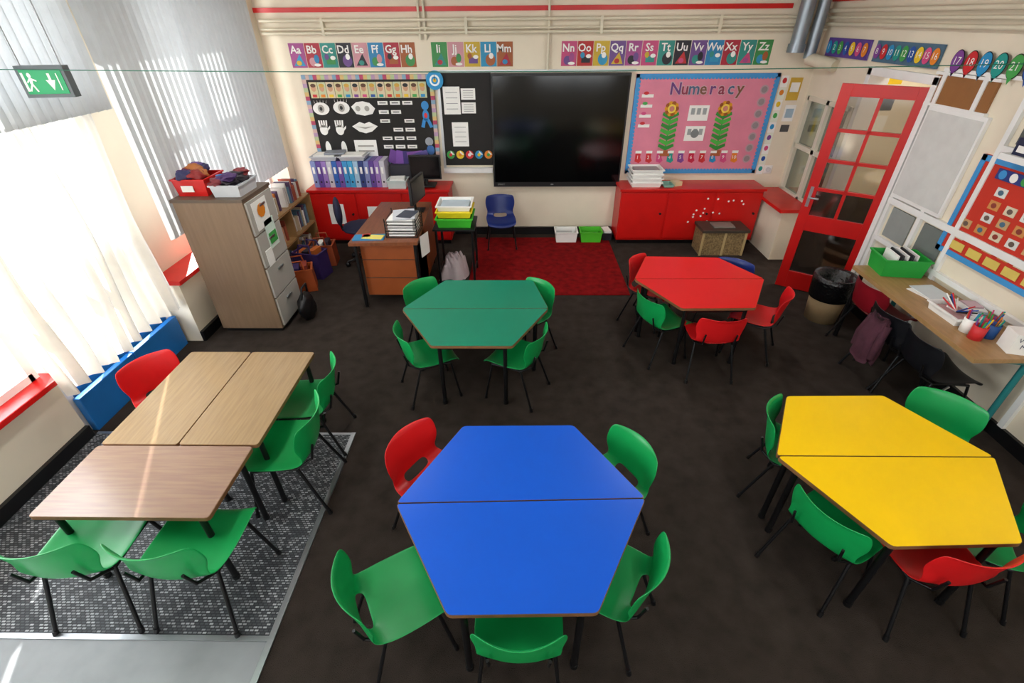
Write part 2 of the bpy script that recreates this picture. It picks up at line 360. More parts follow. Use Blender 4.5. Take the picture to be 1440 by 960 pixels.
# ------------------------------------------------------------ tall cabinet
cabm=wood('brown_cabinet_laminate','#7d654e','#846c55',.4,30,30,2); grey=mat('#aeaba3',.45,.04,5,name='cabinet_grey')
b=B(); b.box(-2.86,-2.28,3.84,4.34,.04,1.26,cabm); b.box(-2.87,-2.27,3.83,4.35,1.26,1.285,mat('#5c4c3e',.45)); b.box(-2.84,-2.3,3.86,4.32,0,.04,black)
for i in range(4):
    z=.06+i*.3; b.box(-2.28,-2.262,3.86,4.32,z,z+.285,grey); b.box(-2.262,-2.25,4.04,4.14,z+.2,z+.22,steel)
b.M=Matrix(((0,0,1,-2.262),(1,0,0,0),(0,1,0,0),(0,0,0,1)))
b.card(4.05,1.1,.26,.24,paper); b.ell(4.05,1.13,.07,.06,RB[1],.008,9); b.card(4.12,.9,.18,.26,C('#d5e8dc')); b.card(4.12,.86,.14,.1,RB[3],.005); b.card(3.98,.72,.12,.15,paper)
b.obj('filing_cabinet',.004)
b=B(); b.tray(-2.72,4.07,1.285,.27,.3,.14,redp)
for i in range(9): b.blob((-2.72+random.uniform(-.08,.08),4.07+random.uniform(-.1,.1),1.42+random.uniform(0,.05)),(.06,.06,.045),[C('#43255c'),C('#8a2020'),C('#2b2a55'),C('#a5602c'),C('#5a3a80')][i%5],.4,i)
b.M=BACK(3.925); b.card(-2.74,1.35,.1,.05,paper,.005); b.obj('red_storage_tub')
clear=mat('#c9cdd2',.25,.05,7)
b=B(); b.tray(-2.42,4.05,1.285,.24,.32,.1,clear)
for i in range(9): b.blob((-2.42+random.uniform(-.08,.08),4.05+random.uniform(-.1,.1),1.39+random.uniform(0,.05)),(.06,.07,.035),[C('#1c1420'),C('#43255c'),C('#7a2b30'),C('#151a33')][i%4],.4,i+20)
b.tube((-2.52,4.0,1.43),(-2.34,4.15,1.44),.01,RB[4]); b.obj('clear_storage_tub')
# bookcase behind
b=B(); wood1=wood('pine_shelf','#8c6a42','#a27d50',.4,4,30,4)
b.box(-2.87,-2.62,4.5,5.9,.0,.03,wood1); b.box(-2.87,-2.62,4.5,5.9,.36,.38,wood1); b.box(-2.87,-2.62,4.5,5.9,.7,.72,wood1); b.box(-2.87,-2.855,4.5,5.9,0,.72,wood1)
for y in (4.5,5.3,5.88): b.box(-2.87,-2.62,y,y+.02,0,.72,wood1)
b.obj('bookcase')
b=B()
for z in (.03,.38,.72):
    y=4.54
    while y<5.8:
        t=random.uniform(.015,.04); h=random.uniform(.16,.24)
        if not (5.26<y+t and y<5.34) and not (z>.7 and y<4.75): b.box(-2.84,-2.66+random.uniform(-.04,0),y,y+t-.002,z,z+h,random.choice([C('#c0702c'),paper,C('#c9c4bb'),C('#9a4a34'),C('#b9a58a'),C('#554060'),C('#5a7a90')]))
        y+=t
b.obj('shelf_books')
# tote bags on the floor by the bookcase
def tote(b,x,y,w,d,h,m,a,inner):
    b.tray(x,y,.004,w,d,h,m,a,.01,1.08)
    M0=b.M; b.M=M0@Matrix.Translation((x,y,0))@Matrix.Rotation(math.radians(a),4,'Z')
    for s in (-1,1): b.path([(-w*.25,s*d*.48,h),(-w*.2,s*d*.4,h+.1),(w*.2,s*d*.4,h+.1),(w*.25,s*d*.48,h)],.008,m)
    for k in range(3): b.box(-w*.4+k*w*.27,-w*.4+k*w*.27+w*.2,-d*.38,d*.38,.02,h+.02*k,inner[k%len(inner)])
    b.M=M0
b=B(); tote(b,-2.43,4.72,.3,.2,.26,C('#a84a18'),20,[paper,C('#3a2a60'),C('#8a3020')]); tote(b,-2.42,5.08,.32,.2,.3,C('#33225a'),-12,[C('#b05a20'),C('#2a2430')]); tote(b,-2.4,5.4,.28,.2,.26,C('#9a4420'),8,[C('#2a2430'),paper]); b.obj('tote_bags')
b=B(); b.blob((-2.12,4.1,.14),(.07,.12,.15),black,.2,5); b.path([(-2.12,4.02,.25),(-2.1,4.05,.36),(-2.1,4.15,.36),(-2.12,4.18,.25)],.01,black); b.obj('black_bag')

# ------------------------------------------------------------ teacher desk
dk=wood('desk_cherry','#6f3d22','#82492a',.35,30,4,4); dk2=mat('#93491f',.4,.08,8)
b=B(); b.prism([(-1.64,4.26),(-.98,4.29),(-1.03,5.5),(-1.62,5.5)],.7,.73,dk)
b.box(-1.58,-1.02,4.4,4.85,.1,.69,dk2); b.box(-1.05,-1.02,4.4,5.45,.1,.7,dk2)
for z in (.3,.5): b.box(-1.585,-1.015,4.39,4.4,z,z+.004,black)
for x,y in ((-1.6,4.33),(-1.02,4.36),(-1.58,5.42),(-1.06,5.42)): b.tube((x,y,0),(x,y,.7),.02,blackm)
b.obj('teacher_desk',.003)
b=B()
for k in range(3):
    z=.735+k*.06
    for a,c in (((-1.3,4.4),(-1.0,4.4)),((-1.0,4.4),(-1.0,4.72)),((-1.0,4.72),(-1.3,4.72)),((-1.3,4.72),(-1.3,4.4))):
        b.tube((*a,z+.035),(*c,z+.035),.004,blackm,6)
        b.tube((*a,z),(*c,z),.004,blackm,6)
    b.cb(-1.15,4.56,z+.004,.25,.28,.04,paper,random.uniform(-5,5))
for x,y in ((-1.3,4.4),(-1.0,4.4),(-1.0,4.72),(-1.3,4.72)): b.tube((x,y,.731),(x,y,.92),.005,blackm,6)
b.cb(-1.14,4.56,.905,.21,.29,.008,C('#c9ccd2'),12); b.cb(-1.1,4.55,.915,.15,.2,.004,C('#39404e'),-14); b.obj('paper_tray')
b=B(); b.cb(-1.47,4.4,.73,.3,.14,.012,C('#2a7fb0'),4); b.cb(-1.43,4.39,.742,.2,.1,.006,C('#e5d66a'),-6); b.cb(-1.5,4.42,.742,.08,.08,.006,RB[0],14); b.obj('booklets')
b=B(); b.cb(-1.16,5.2,.73,.2,.14,.015,black); b.tube((-1.16,5.2,.74),(-1.16,5.2,.85),.015,black); b.M=Matrix.Translation((-1.12,5.2,.97))@Matrix.Rotation(math.radians(80),4,'Z'); b.box(-.2,.2,-.015,.015,-.13,.13,black); b.box(-.185,.185,-.018,-.014,-.115,.115,mat('#07080c',.15)); b.obj('computer_monitor',.003)
b=B(); b.cb(-1.18,6.1,.75,.24,.2,.015,black); b.tube((-1.18,6.12,.75),(-1.18,6.12,.85),.02,black); b.box(-1.37,-.98,6.07,6.1,.83,1.12,black); b.box(-1.355,-.995,6.064,6.07,.845,1.105,mat('#07080c',.15)); b.obj('computer_monitor',.003)
# side stand with trays
b=B(); b.box(-.93,-.48,4.85,5.28,.62,.64,black)
for x,y in ((-.9,4.88),(-.51,4.88),(-.9,5.25),(-.51,5.25)): b.tube((x,y,0),(x,y,.62),.014,blackm)
b.tube((-.9,4.88,.1),(-.9,5.25,.1),.01,blackm);b.tube((-.51,4.88,.1),(-.51,5.25,.1),.01,blackm); b.obj('side_table')
b=B(); b.tray(-.7,5.06,.64,.38,.34,.1,C('#3fbf2e')); b.tray(-.7,5.08,.735,.37,.33,.07,C('#f0d91c')); b.cb(-.7,5.08,.75,.33,.3,.052,C('#e6cf20'))
b.tray(-.7,5.1,.8,.36,.32,.06,paper); b.cb(-.7,5.1,.82,.3,.26,.02,C('#b9c7cf')); b.obj('stacked_trays')
b=B(); b.heap(-.76,5.1,.3,.34,.26,C('#c4b4b8'),3); b.obj('crumpled_cloth')
b=B(); b.M=Matrix.Translation((-.955,4.5,0))@Matrix.Rotation(math.radians(70),4,'Z')@BACK(0); b.card(0,.62,.16,.22,paper); b.obj('hanging_paper')
# office chair
nav=mat('#151c3a',.8,.1,20,bump=.2)
b=B(); b.M=Matrix.Translation((-1.9,5.45,0))@Matrix.Rotation(math.radians(-70),4,'Z')
for i in range(5):
    a=i*2*math.pi/5; b.tube((0,0,.09),(.24*math.cos(a),.24*math.sin(a),.06),.02,black,8,.012); b.sph((.24*math.cos(a),.24*math.sin(a),.03),(.03,.03,.03),black)
b.tube((0,0,.08),(0,0,.42),.022,blackm); b.sph((0,0,.45),(.23,.22,.05),nav); b.tube((0,-.2,.43),(0,-.24,.6),.015,blackm); b.sph((0,-.22,.66),(.2,.045,.16),nav); b.obj('office_chair')

# ------------------------------------------------------------ red cupboards
def cupboard(x0,x1,n,name='low_cupboard'):
    b=B(); b.box(x0,x1,5.99,6.37,.06,.7,redp); b.box(x0-.02,x1+.02,5.96,6.375,.7,.73,redp); b.box(x0+.02,x1-.02,6.02,6.35,0,.06,black)
    w=(x1-x0)/n
    for i in range(n):
        b.box(x0+i*w+.012,x0+(i+1)*w-.012,5.975,5.99,.09,.68,redp); b.tube((x0+(i+.88)*w,5.975,.42),(x0+(i+.88)*w,5.955,.42),.014,black)
    return b
b=cupboard(-2.66,-.9,3); b.M=BACK(5.974); b.card(-2.35,.42,.2,.26,paper); b.card(-1.85,.42,.2,.2,paper); b.obj('low_cupboard',.004)
b=cupboard(1.27,3.04,3); b.M=BACK(5.974)
for i in range(16):
    x=2.15+random.random()*.75; y=.3+.32*random.random(); b.ell(x,y,.013,.013,paper,.003,6)
b.obj('low_cupboard',.004)
# binders
b=B(); x=-2.6
bc=[C(h) for h in ('#7a86b8','#5c3f8f','#8f6fb5','#c4c2cc','#2a5fae','#6a4fa0','#3a8fc8','#3a9fd0','#9fc4dd','#2b3f7a')]
i=0
while x<-1.7:
    w=.066; b.box(x,x+w-.004,6.08,6.35,.73,1.05,bc[i%10]); b.box(x+.016,x+w-.022,6.076,6.08,.9,.98,paper); b.M=BACK(6.078); b.ell(x+w/2-.003,.8,.012,.012,black,.003,10); b.M=Matrix(); x+=w; i+=1
b.obj('ring_binders',.002)
b=B()
for k in range(2): b.tray(-2.42+k*.35,6.2,1.055,.32,.26,.05,C('#b9bcc2')); b.cb(-2.42+k*.35,6.2,1.075,.26,.2,.04,paper)
b.cb(-2.3,6.2,1.12,.24,.18,.02,C('#8a8f98'),8); b.obj('letter_tray')
b=B()
for k,(h,w) in enumerate((('#6b4090',.2),('#7f50a8',.18),('#3a2a70',.16),('#8050a0',.2),('#5a4f90',.18))):
    b.M=Matrix.Translation((-1.58+k*.09,6.3-k*.004,.98))@Matrix.Rotation(math.radians(20-k*9),4,'Y')@BACK(0); b.box(-w/2,w/2,-.02,.14,0,.01,C(h))
b.M=Matrix(); b.box(-1.65,-1.2,6.22,6.34,.74,.97,C('#2a2a35')); b.obj('leaflet_rack')
b=B(); b.tray(-1.54,6.1,.732,.24,.2,.1,C('#c7d6d4')); b.cb(-1.54,6.1,.75,.18,.15,.1,paper,5); b.obj('desk_basket')
b=B(); z=.732
for k in range(4): b.tray(1.58,6.17,z,.38,.28,.06,paper,random.uniform(-2,2)); b.cb(1.58,6.17,z+.01,.3,.2,.04,[C('#b8a878'),C('#9a9a9a')][k%2]); z+=.05
b.obj('paper_storage_trays')
b=B(); b.tray(1.86,6.12,.732,.12,.2,.03,C('#7fb0a0')); b.cb(1.98,6.15,.732,.1,.12,.05,C('#d8c9a0'),20); b.obj('small_tray')
# floor items
b=B(); b.tray(.62,6.12,0.013,.29,.22,.14,paper); b.cb(.6,6.12,.03,.2,.14,.08,C('#a9b0b0')); b.obj('white_storage_tub')
b=B(); b.tray(.95,6.12,0.013,.28,.22,.14,C('#4fc02a')); b.cb(.95,6.12,.03,.2,.14,.06,C('#3a8a22')); b.obj('green_storage_tub')
b=B(); b.tray(1.17,6.2,0.013,.13,.24,.1,C('#22242c')); b.cb(1.17,6.2,.03,.1,.18,.1,paper,8); b.obj('book_tray')
wk=wood('wicker_box','#6a5638','#9a8258',.7,40,40,30)
b=B(); b.box(2.26,2.8,5.62,5.93,.0,.3,wk); b.box(2.24,2.82,5.6,5.94,.3,.335,mat('#3c352c',.5,.15,20)); 
for x in (2.26,2.53,2.78): b.box(x-.01,x+.02,5.61,5.62,0,.3,mat('#b8a070',.6))
b.box(2.4,2.66,5.68,5.86,.335,.35,C('#77706a')); b.obj('wooden_chest',.004)

# ------------------------------------------------------------ TV + boards
b=B(BACK(6.37)); scr=mat('#030405',.12,.02,4,name='tv_screen_glass',spec=.5)
b.box(-.34,1.29,.67,1.965,.02,.07,black); b.box(-.32,1.27,.73,1.94,.07,.074,scr); b.text('SMART',-.24,.70,.03,C('#9a9a9a'),.072); b.ell(.42,.7,.02,.008,C('#9a9a9a'),.072)
b.obj('interactive_display',.004)
YB=6.379
bd=mat('#16120f',.7,.2,10); alu=mat('#c4c6c8',.35,.04,9,metal=.5)
b=B(BACK(YB)); b.box(-.95,-.345,.93,1.98,0,.02,bd); b.box(-.98,1.35,1.975,2.0,0,.03,alu); b.box(-.98,-.95,.88,1.98,0,.03,alu); b.box(-.98,-.35,.84,.9,0,.06,white)
for x,y,w,h in ((-.82,1.68,.2,.3),(-.62,1.75,.17,.12),(-.62,1.6,.17,.12),(-.74,1.3,.2,.28)):
    b.card(x,y,w,h,paper,.02)
    for k in range(4): b.card(x,y+h*.3-k*h*.2,w*.7,.006,C('#8a8a8a'),.023,.002)
for k,x in enumerate((-.88,-.76,-.64,-.52,-.4)):
    b.ell(x,1.06,.05,.05,[RB[3],RB[2],RB[0],RB[4],RB[1]][k],.024,24); b.poly([(x,1.06),(x+.05,1.06),(x,1.11)],paper,.027); b.ell(x,1.06,.02,.02,[RB[0],RB[1],paper,RB[2],RB[3]][k],.03)
b.obj('blackboard')
b=B(BACK(YB)); x0,x1,z0,z1=-2.58,-1.02,.92,1.96
b.box(x0,x1,z0,z1,0,.02,bd)
def border(b,x0,x1,z0,z1,w,cols,st,z=.02):
    n=int((x1-x0)/st)
    for i in range(n):
        x=x0+(i+.5)*(x1-x0)/n
        for zz in (z0+w/2,z1-w/2): b.card(x,zz,(x1-x0)/n,w,cols[(i*5+int(zz*7))%len(cols)],z)
    n=int((z1-z0)/st)
    for i in range(n):
        y=z0+(i+.5)*(z1-z0)/n
        for xx in (x0+w/2,x1-w/2): b.card(xx,y,w,(z1-z0)/n,cols[(i*5+3)%len(cols)],z+.001)
border(b,x0,x1,z0,z1,.05,[C('#c8a9a0'),C('#b090b0'),C('#b0c090'),C('#d0b070'),C('#b04060'),C('#80a0b8')],.045)
for i in range(14):
    x=-2.46+i*.1; b.card(x,1.8,.095,.17,[C('#d2c99a'),C('#c0c8a0'),C('#d8c8a8')][i%3],.022); b.ell(x,1.82,.03,.035,C('#c99a78'),.028); b.ell(x,1.85,.032,.02,[C('#5a3a22'),C('#c9a040'),black][i%3],.029); b.card(x,1.74,.05,.03,RB[i%9],.027)
grp=C('#a8a49c')
def eye(x,y):
    b.ell(x,y,.1,.07,paper,.024); b.ell(x,y,.04,.045,grp,.027); b.ell(x,y,.018,.022,black,.03)
    for k in range(5): b.poly([(x-.07+k*.035,y+.06),(x-.064+k*.035,y+.06),(x-.07+k*.038,y+.1)],paper,.024)
eye(-2.42,1.6); eye(-2.17,1.61)
b.poly([(-2.05,1.62),(-1.98,1.67),(-1.9,1.68),(-1.82,1.66),(-1.76,1.6),(-1.8,1.54),(-1.9,1.52),(-2.0,1.54)],paper,.024); b.ell(-1.97,1.6,.03,.03,grp,.027); b.ell(-1.86,1.6,.03,.03,grp,.027)
b.poly([(-2.08,1.4),(-1.98,1.45),(-1.92,1.43),(-1.86,1.45),(-1.76,1.4),(-1.84,1.34),(-1.92,1.32),(-2.0,1.34)],paper,.024); b.poly([(-2.03,1.4),(-1.92,1.39),(-1.81,1.4),(-1.92,1.37)],grp,.027)
for hx in (-2.44,-2.24):
    b.ell(hx,1.36,.05,.06,paper,.024)
    for k in range(4): b.poly([(hx-.048+k*.026,1.39),(hx-.028+k*.026,1.39),(hx-.03+k*.03,1.47),(hx-.05+k*.03,1.47)],paper,.024)
    b.poly([(hx+.04,1.34),(hx+.05,1.38),(hx+.085,1.41),(hx+.08,1.38)],paper,.024)
for hx in (-2.43,-2.23): b.ell(hx,1.14,.035,.09,paper,.024); b.ell(hx+.02,1.07,.05,.035,paper,.024)
b.card(-1.95,1.14,.28,.2,paper,.022); b.card(-1.95,1.17,.2,.02,grp,.026,.001); b.card(-1.95,1.11,.2,.02,grp,.026,.001)
for r in range(6):
    for c in range(3): 
        if (r+c)%7!=3: b.card(-1.66+c*.15,1.66-r*.1,.12,.04,paper,.022); b.card(-1.66+c*.15,1.66-r*.1,.08,.01,black,.026,.001)
blf=C('#2f86c8'); b.ell(-1.15,1.63,.045,.05,blf,.03); b.ell(-1.15,1.52,.04,.065,blf,.03); b.poly([(-1.19,1.48),(-1.15,1.48),(-1.18,1.38),(-1.22,1.39)],blf,.03); b.poly([(-1.15,1.48),(-1.11,1.48),(-1.07,1.39),(-1.11,1.38)],blf,.03); b.ell(-1.15,1.52,.02,.03,RB[0],.033)
b.ell(-1.14,1.22,.05,.05,C('#9aa0a8'),.03); b.ell(-1.13,1.12,.05,.06,C('#3f6fb0'),.03)
b.obj('display_board')
b=B(BACK(YB)); b.M=b.M@Matrix.Translation((-1.0,1.9,.031)); b.tube((0,0,0),(0,0,.03),.1,C('#1f8fc9'),28); b.ell(0,0,.06,.06,C('#e8f4f8'),.031,28); b.ell(0,0,.04,.04,C('#1f8fc9'),.032); b.ell(0,0,.02,.02,C('#f0c020'),.033)
b.poly([(-.004,0),(.004,0),(.003,.06),(-.003,.06)],black,.035); b.obj('clock')
# pink board
b=B(BACK(YB)); pk=mat('#d98298',.75,.05,6); bb=C('#3f93d0'); x0,x1,z0,z1=1.36,3.03,.82,1.95
b.box(x0,x1,z0,z1,0,.02,pk); 
for q in ((x0,x1,z0,z0+.04),(x0,x1,z1-.04,z1),(x0,x0+.04,z0,z1),(x1-.04,x1,z0,z1)): b.box(q[0],q[1],q[2],q[3],.02,.026,bb)
for i in range(40):
    x=x0+.04+i*(x1-x0-.08)/39; b.ell(x,z0+.04,.02,.02,bb,.025,12); b.ell(x,z1-.04,.02,.02,bb,.025,12)
for i in range(26):
    y=z0+.04+i*(z1-z0-.08)/25; b.ell(x0+.04,y,.02,.02,bb,.025,12); b.ell(x1-.04,y,.02,.02,bb,.025,12)
for i,ch in enumerate('Numeracy'): 
    b.text(ch,1.84+i*.108,1.79,.18,C('#c9a8b0'),.029,1,.05); b.text(ch,1.84+i*.108,1.79,.18,[C('#6a3a78'),C('#8c3048'),C('#4a6080'),C('#7a5038')][i%4],.031,1,.015)
for cx in (1.83,2.47):
    b.poly([(cx-.01,1.05),(cx+.01,1.05),(cx+.01,1.55),(cx-.01,1.55)],RB[3],.028)
    for k in range(7):
        y=1.12+k*.06
        for s in (-1,1): b.poly([(cx,y-.02),(cx+s*.1,y+.03),(cx+s*.09,y+.065),(cx,y+.03)],[C('#2e8a34'),C('#49b040')][k%2],.03)
    for k in range(10):
        a=k*math.pi/5; b.ell(cx+.06*math.cos(a),1.58+.06*math.sin(a),.026,.026,[C('#a85a20'),C('#e8a020')][k%2],.031)
    b.ell(cx,1.58,.05,.05,C('#f0d050'),.034); b.ell(cx,1.58,.03,.03,C('#c98070'),.036); b.card(cx,1.07,.12,.07,C('#a85a30'),.03)
for y in (1.53,1.3):
    b.card(2.16,y,.24,.17,paper,.026)
    for k in range(3): b.card(2.09+k*.07,y+.02,.045,.07,C('#9aa0a0'),.03)
b.ell(2.16,1.3,.05,.05,C('#7a8080'),.035)
for k in range(4): b.card(1.52,1.72-k*.11,.14,.035,paper,.026); b.ell(1.5,1.75-k*.11,.03,.018,RB[(k*3)%9],.033)
for k in range(7): b.ell(2.88,1.78-k*.13,.05,.05,C('#b89aa0'),.028,20); b.ell(2.88,1.78-k*.13,.035,.035,C('#8f8488'),.03,20)
for k in range(10):
    x=1.5+k*.135; c=[RB[0],RB[0],RB[6],RB[8],RB[5],C('#c01840'),RB[0],RB[4],RB[6],RB[1]][k]
    b.poly([(x-.035,1.1),(x+.03,1.1),(x+.03,1.02),(x+.05,.98),(x+.02,.95),(x-.035,.97)],c,.03); b.card(x,1.085,.075,.03,paper,.031); b.text(str(k+1),x-.005,1.02,.06,paper,.036)
b.obj('pinboard_numeracy')
b=B(BACK(YB)); 
for k in range(9): b.card(3.1,1.86-k*.125,.085,.12,[paper,C('#e5e9da')][k%2]); b.ell(3.1,1.87-k*.125,.025,.03,RB[k%9],.006)
b.card(3.24,1.78,.14,.24,C('#c9a43a')); b.card(3.24,1.8,.1,.1,paper,.005); b.card(3.26,1.52,.13,.18,paper); b.card(3.26,1.52,.09,.1,C('#9fb8c8'),.005); b.card(3.26,1.35,.1,.08,C('#4a4a4a')); b.card(3.2,.86,.1,.1,paper); b.tube((3.2,.86,0),(3.2,.86,.02),.03,C('#d0d0d0')); b.obj('pinned_notices')
# alphabet cards
b=B(BACK(YB)); cc=[C(h) for h in ('#c04a78','#a8283a','#2a8fb8','#6a4a88','#c89098','#b02a2a','#2f8a80','#a0582c','#a04a88','#2a7fb0','#c8a830','#20202a','#3a8a48')]
def alph(s,x0,x1):
    n=len(s)
    for i,ch in enumerate(s):
        w=(x1-x0)/n; x=x0+(i+.5)*w; k=(ord(ch)*5+ord(ch)//3)%13; b.card(x,2.155,w-.008,.245,cc[k])
        q=ord(ch)%4
        if q==0: b.ell(x+.02,2.1,w*.3,.06,cc[(k+5)%13],.006); b.ell(x+.03,2.14,w*.14,.03,paper,.008)
        elif q==1: b.poly([(x-w*.35,2.05),(x+w*.38,2.05),(x+.02,2.17)],cc[(k+7)%13],.006); b.ell(x,2.08,.03,.025,cc[(k+2)%13],.008)
        elif q==2: b.ell(x-.02,2.09,w*.22,.045,cc[(k+3)%13],.006); b.ell(x+.03,2.12,.03,.045,cc[(k+8)%13],.008); b.ell(x+.03,2.06,.04,.015,paper,.009)
        else: b.card(x+.01,2.095,w*.55,.06,cc[(k+6)%13],.005); b.ell(x-.03,2.14,.025,.03,cc[(k+10)%13],.011); b.ell(x+.04,2.13,.03,.02,paper,.011)
        b.text(ch+ch.lower(),x-.01,2.21,.11,paper,.012,1,.02)
alph('ABCDEFGH',-2.66,-1.2); alph('IJKLM',-1.02,-.08); alph('NOPQRSTUVWXYZ',.47,2.86)
b.obj('alphabet_frieze')
# pipes
ppm=mat('#d8d0b8',.4,.04,8)
b=B()
for z,r in ((2.37,.016),(2.41,.012),(2.49,.018)): b.tube((-2.9,6.33,z),(3.38,6.33,z),r,ppm)
for x in (-1.12,-1.06,.32): b.tube((x,6.34,2.3 if x<0 else 2.0),(x,6.34,3.1),.014,ppm)
for z,r in ((2.42,.018),(2.48,.014),(2.54,.02)): b.tube((3.35,6.3,z),(3.35,-1.4,z),r,ppm)
b.tube((3.35,3.3,2.5),(3.35,3.3,2.32),.014,ppm)
for x in (-2.2,-.6,.9,2.2): b.box(x-.015,x+.015,6.31,6.38,2.35,2.51,ppm)
b.obj('heating_pipes')
gal=mat('#8b939a',.35,.1,9,metal=.6)
b=B(); b.tube((3.05,6.22,2.2),(3.05,6.22,3.1),.075,gal,20); b.tube((3.22,6.22,2.1),(3.22,6.22,3.1),.06,gal,20); b.tube((3.05,6.22,2.16),(3.05,6.22,2.24),.09,gal,20); b.tube((3.22,6.22,2.1),(3.36,5.9,2.05),.06,ppm,16); b.obj('vertical_ducts')
b=B(); g_=mat('#1f6a50',.5); pr=None
for i in range(25):
    t=i/24; p=(-3.1+6.48*t,3.0,2.285-.03*math.sin(math.pi*t)); 
    if pr: b.tube(pr,p,.0025,g_,5)
    pr=p
b.obj('hanging_string')

# ------------------------------------------------------------ door (red, open)
b=B(); L_=math.hypot(.54,.37); b.M=Matrix.Translation((2.86,4.82,0))@Matrix.Rotation(math.atan2(-.37,.54),4,'Z')
T=.04; dr=mat('#bd1311',.3,.06,5,name='red_door_paint'); gl=glassmat('door_glass','#d8d4d0',.1); gl2=glassmat('patterned_glass','#8a8078',.35)
b.box(0,.09,0,T,.01,2.0,dr); b.box(L_-.09,L_,0,T,.01,2.0,dr)
for z0,z1 in ((.01,.2),(.66,.82),(1.9,2.0)): b.box(.09,L_-.09,0,T,z0,z1,dr)
for z in (1.08,1.35,1.62): b.box(.09,L_-.09,0,T,z-.015,z+.015,dr)
b.box(L_/2-.015,L_/2+.015,0,T,.82,1.9,dr)
b.box(.09,L_-.09,.017,.022,1.08,1.9,gl); b.box(.09,L_-.09,.017,.022,.82,1.08,gl2); b.box(.09,L_-.09,.017,.022,.2,.66,gl2)
b.tube((.045,-.05,1.0),(.045,.09,1.0),.01,steel); b.tube((.045,-.045,1.0),(.13,-.045,1.0),.009,steel); b.box(.03,.06,-.004,0,.9,1.1,steel)
b.M=Matrix(); b.obj('door_red_glazed',.003)
b=B(); 
for y0,y1,z0,z1 in ((4.4,4.46,0,2.08),(5.28,5.34,0,2.08),(4.4,5.34,2.02,2.09)): b.box(3.37,3.57,y0,y1,z0,z1,white)
b.obj('door_frame_trim',.003)
# ------------------------------------------------------------ right wall displays. local x = -Y
b=B(RIGHT(3.399)); b.box(-4.38,-3.78,1.14,1.88,0,.03,white); b.box(-4.36,-3.8,1.17,1.85,.03,.034,C('#cfd0cc'))
b.obj('whiteboard',.003)
b=B(RIGHT(3.399)); b.box(-4.44,-3.85,1.9,2.1,0,.02,C('#8f6034')); b.box(-4.46,-3.83,1.88,1.9,0,.03,white);b.box(-4.46,-3.83,2.1,2.12,0,.03,white); b.obj('cork_board')
b=B(RIGHT(3.399)); 
for x in (-4.38,-3.98,-3.6,-2.5): b.box(x,x+.04,.1,2.14,0,.028,white)
b.box(-4.38,-2.2,1.08,1.13,0,.032,white); b.box(-4.38,-2.2,.74,.78,0,.032,white); b.box(-3.56,-2.2,1.7,1.74,0,.032,white)
b.box(-4.3,-4.02,.8,1.06,0,.012,C('#8f9490')); b.box(-3.9,-3.64,.8,1.06,0,.012,C('#6d7470')); b.box(-3.5,-2.55,1.76,2.05,0,.012,C('#565a55'))
b.obj('trim_panelling')
b=B(RIGHT(3.375))
for y0,y1,ns,col in ((6.2,5.45,range(1,8),C('#5a3f90')),(5.35,4.5,range(8,17),C('#4a6a80'))):
    b.box(-y0,-y1,2.13,2.3,-.02,.0,col); n=len(ns)
    for i,k in enumerate(ns): x=-y0+(i+.5)*(y0-y1)/n; b.ell(x,2.215,.045,.06,RB[(k*4)%9],.006); b.text(str(k),x,2.215,.07,paper,.01)
b.obj('number_frieze')
b=B(RIGHT(3.375))
for i,k in enumerate((17,18,19,20,21,22,23,24,25)):
    x=-4.3+i*.13; b.ell(x,2.2,.058,.078,black,.004,24); b.ell(x,2.2,.053,.072,RB[(k*4)%9],.006,24); b.poly([(x-.02,2.13),(x+.02,2.13),(x,2.09)],RB[(k*4)%9],.006); b.text(str(k),x,2.2,.075,paper,.01)
b.box(-4.4,-3.1,2.125,2.15,-.024,.0,white)
b.obj('number_balloons')
# red pin board
b=B(RIGHT(3.399)); rb=mat('#c4301c',.7,.05,6); b.box(-3.68,-2.3,.93,1.66,0,.02,rb)
for q in ((-3.68,-2.3,.93,.97),(-3.68,-2.3,1.62,1.66),(-3.68,-3.64,.93,1.66)): b.box(*q,.02,.026,bb)
for r in range(5):
    for c in range(9):
        x=-3.53+c*.135; y=1.46-r*.09
        if random.random()<.85: b.card(x,y,.085,.06,[C('#d8ccb0'),C('#e0e0da'),C('#c8a070'),C('#d09050')][(r*2+c)%4],.021); b.ell(x,y,.022,.018,[C('#6a5a50'),C('#4a6a80'),C('#8a3a30')][(r+c)%3],.027)
for c in range(6): b.card(-3.5+c*.16,1.02,.12,.06,C('#d8c060'),.024)
b.card(-3.1,1.57,.8,.07,C('#2a3a80'),.024)
for i in range(9): b.ell(-3.45+i*.09,1.57,.03,.03,[bb,paper,RB[3]][i%3],.03)
b.obj('pinboard_red')
b=B(RIGHT(3.399)); b.box(-3.45,-2.3,1.68,1.72,0,.13,white)
for i in range(8): x=-3.4+i*.13; b.box(x,x+.11,1.72,1.8+random.uniform(0,.05),.02,.1,[C('#1c2340'),black,C('#c9b9a9'),C('#2f8f6a'),C('#8a2a50')][i%5]); b.card(x+.055,1.76,.06,.04,paper,.1)
b.obj('shelf_with_boxes')
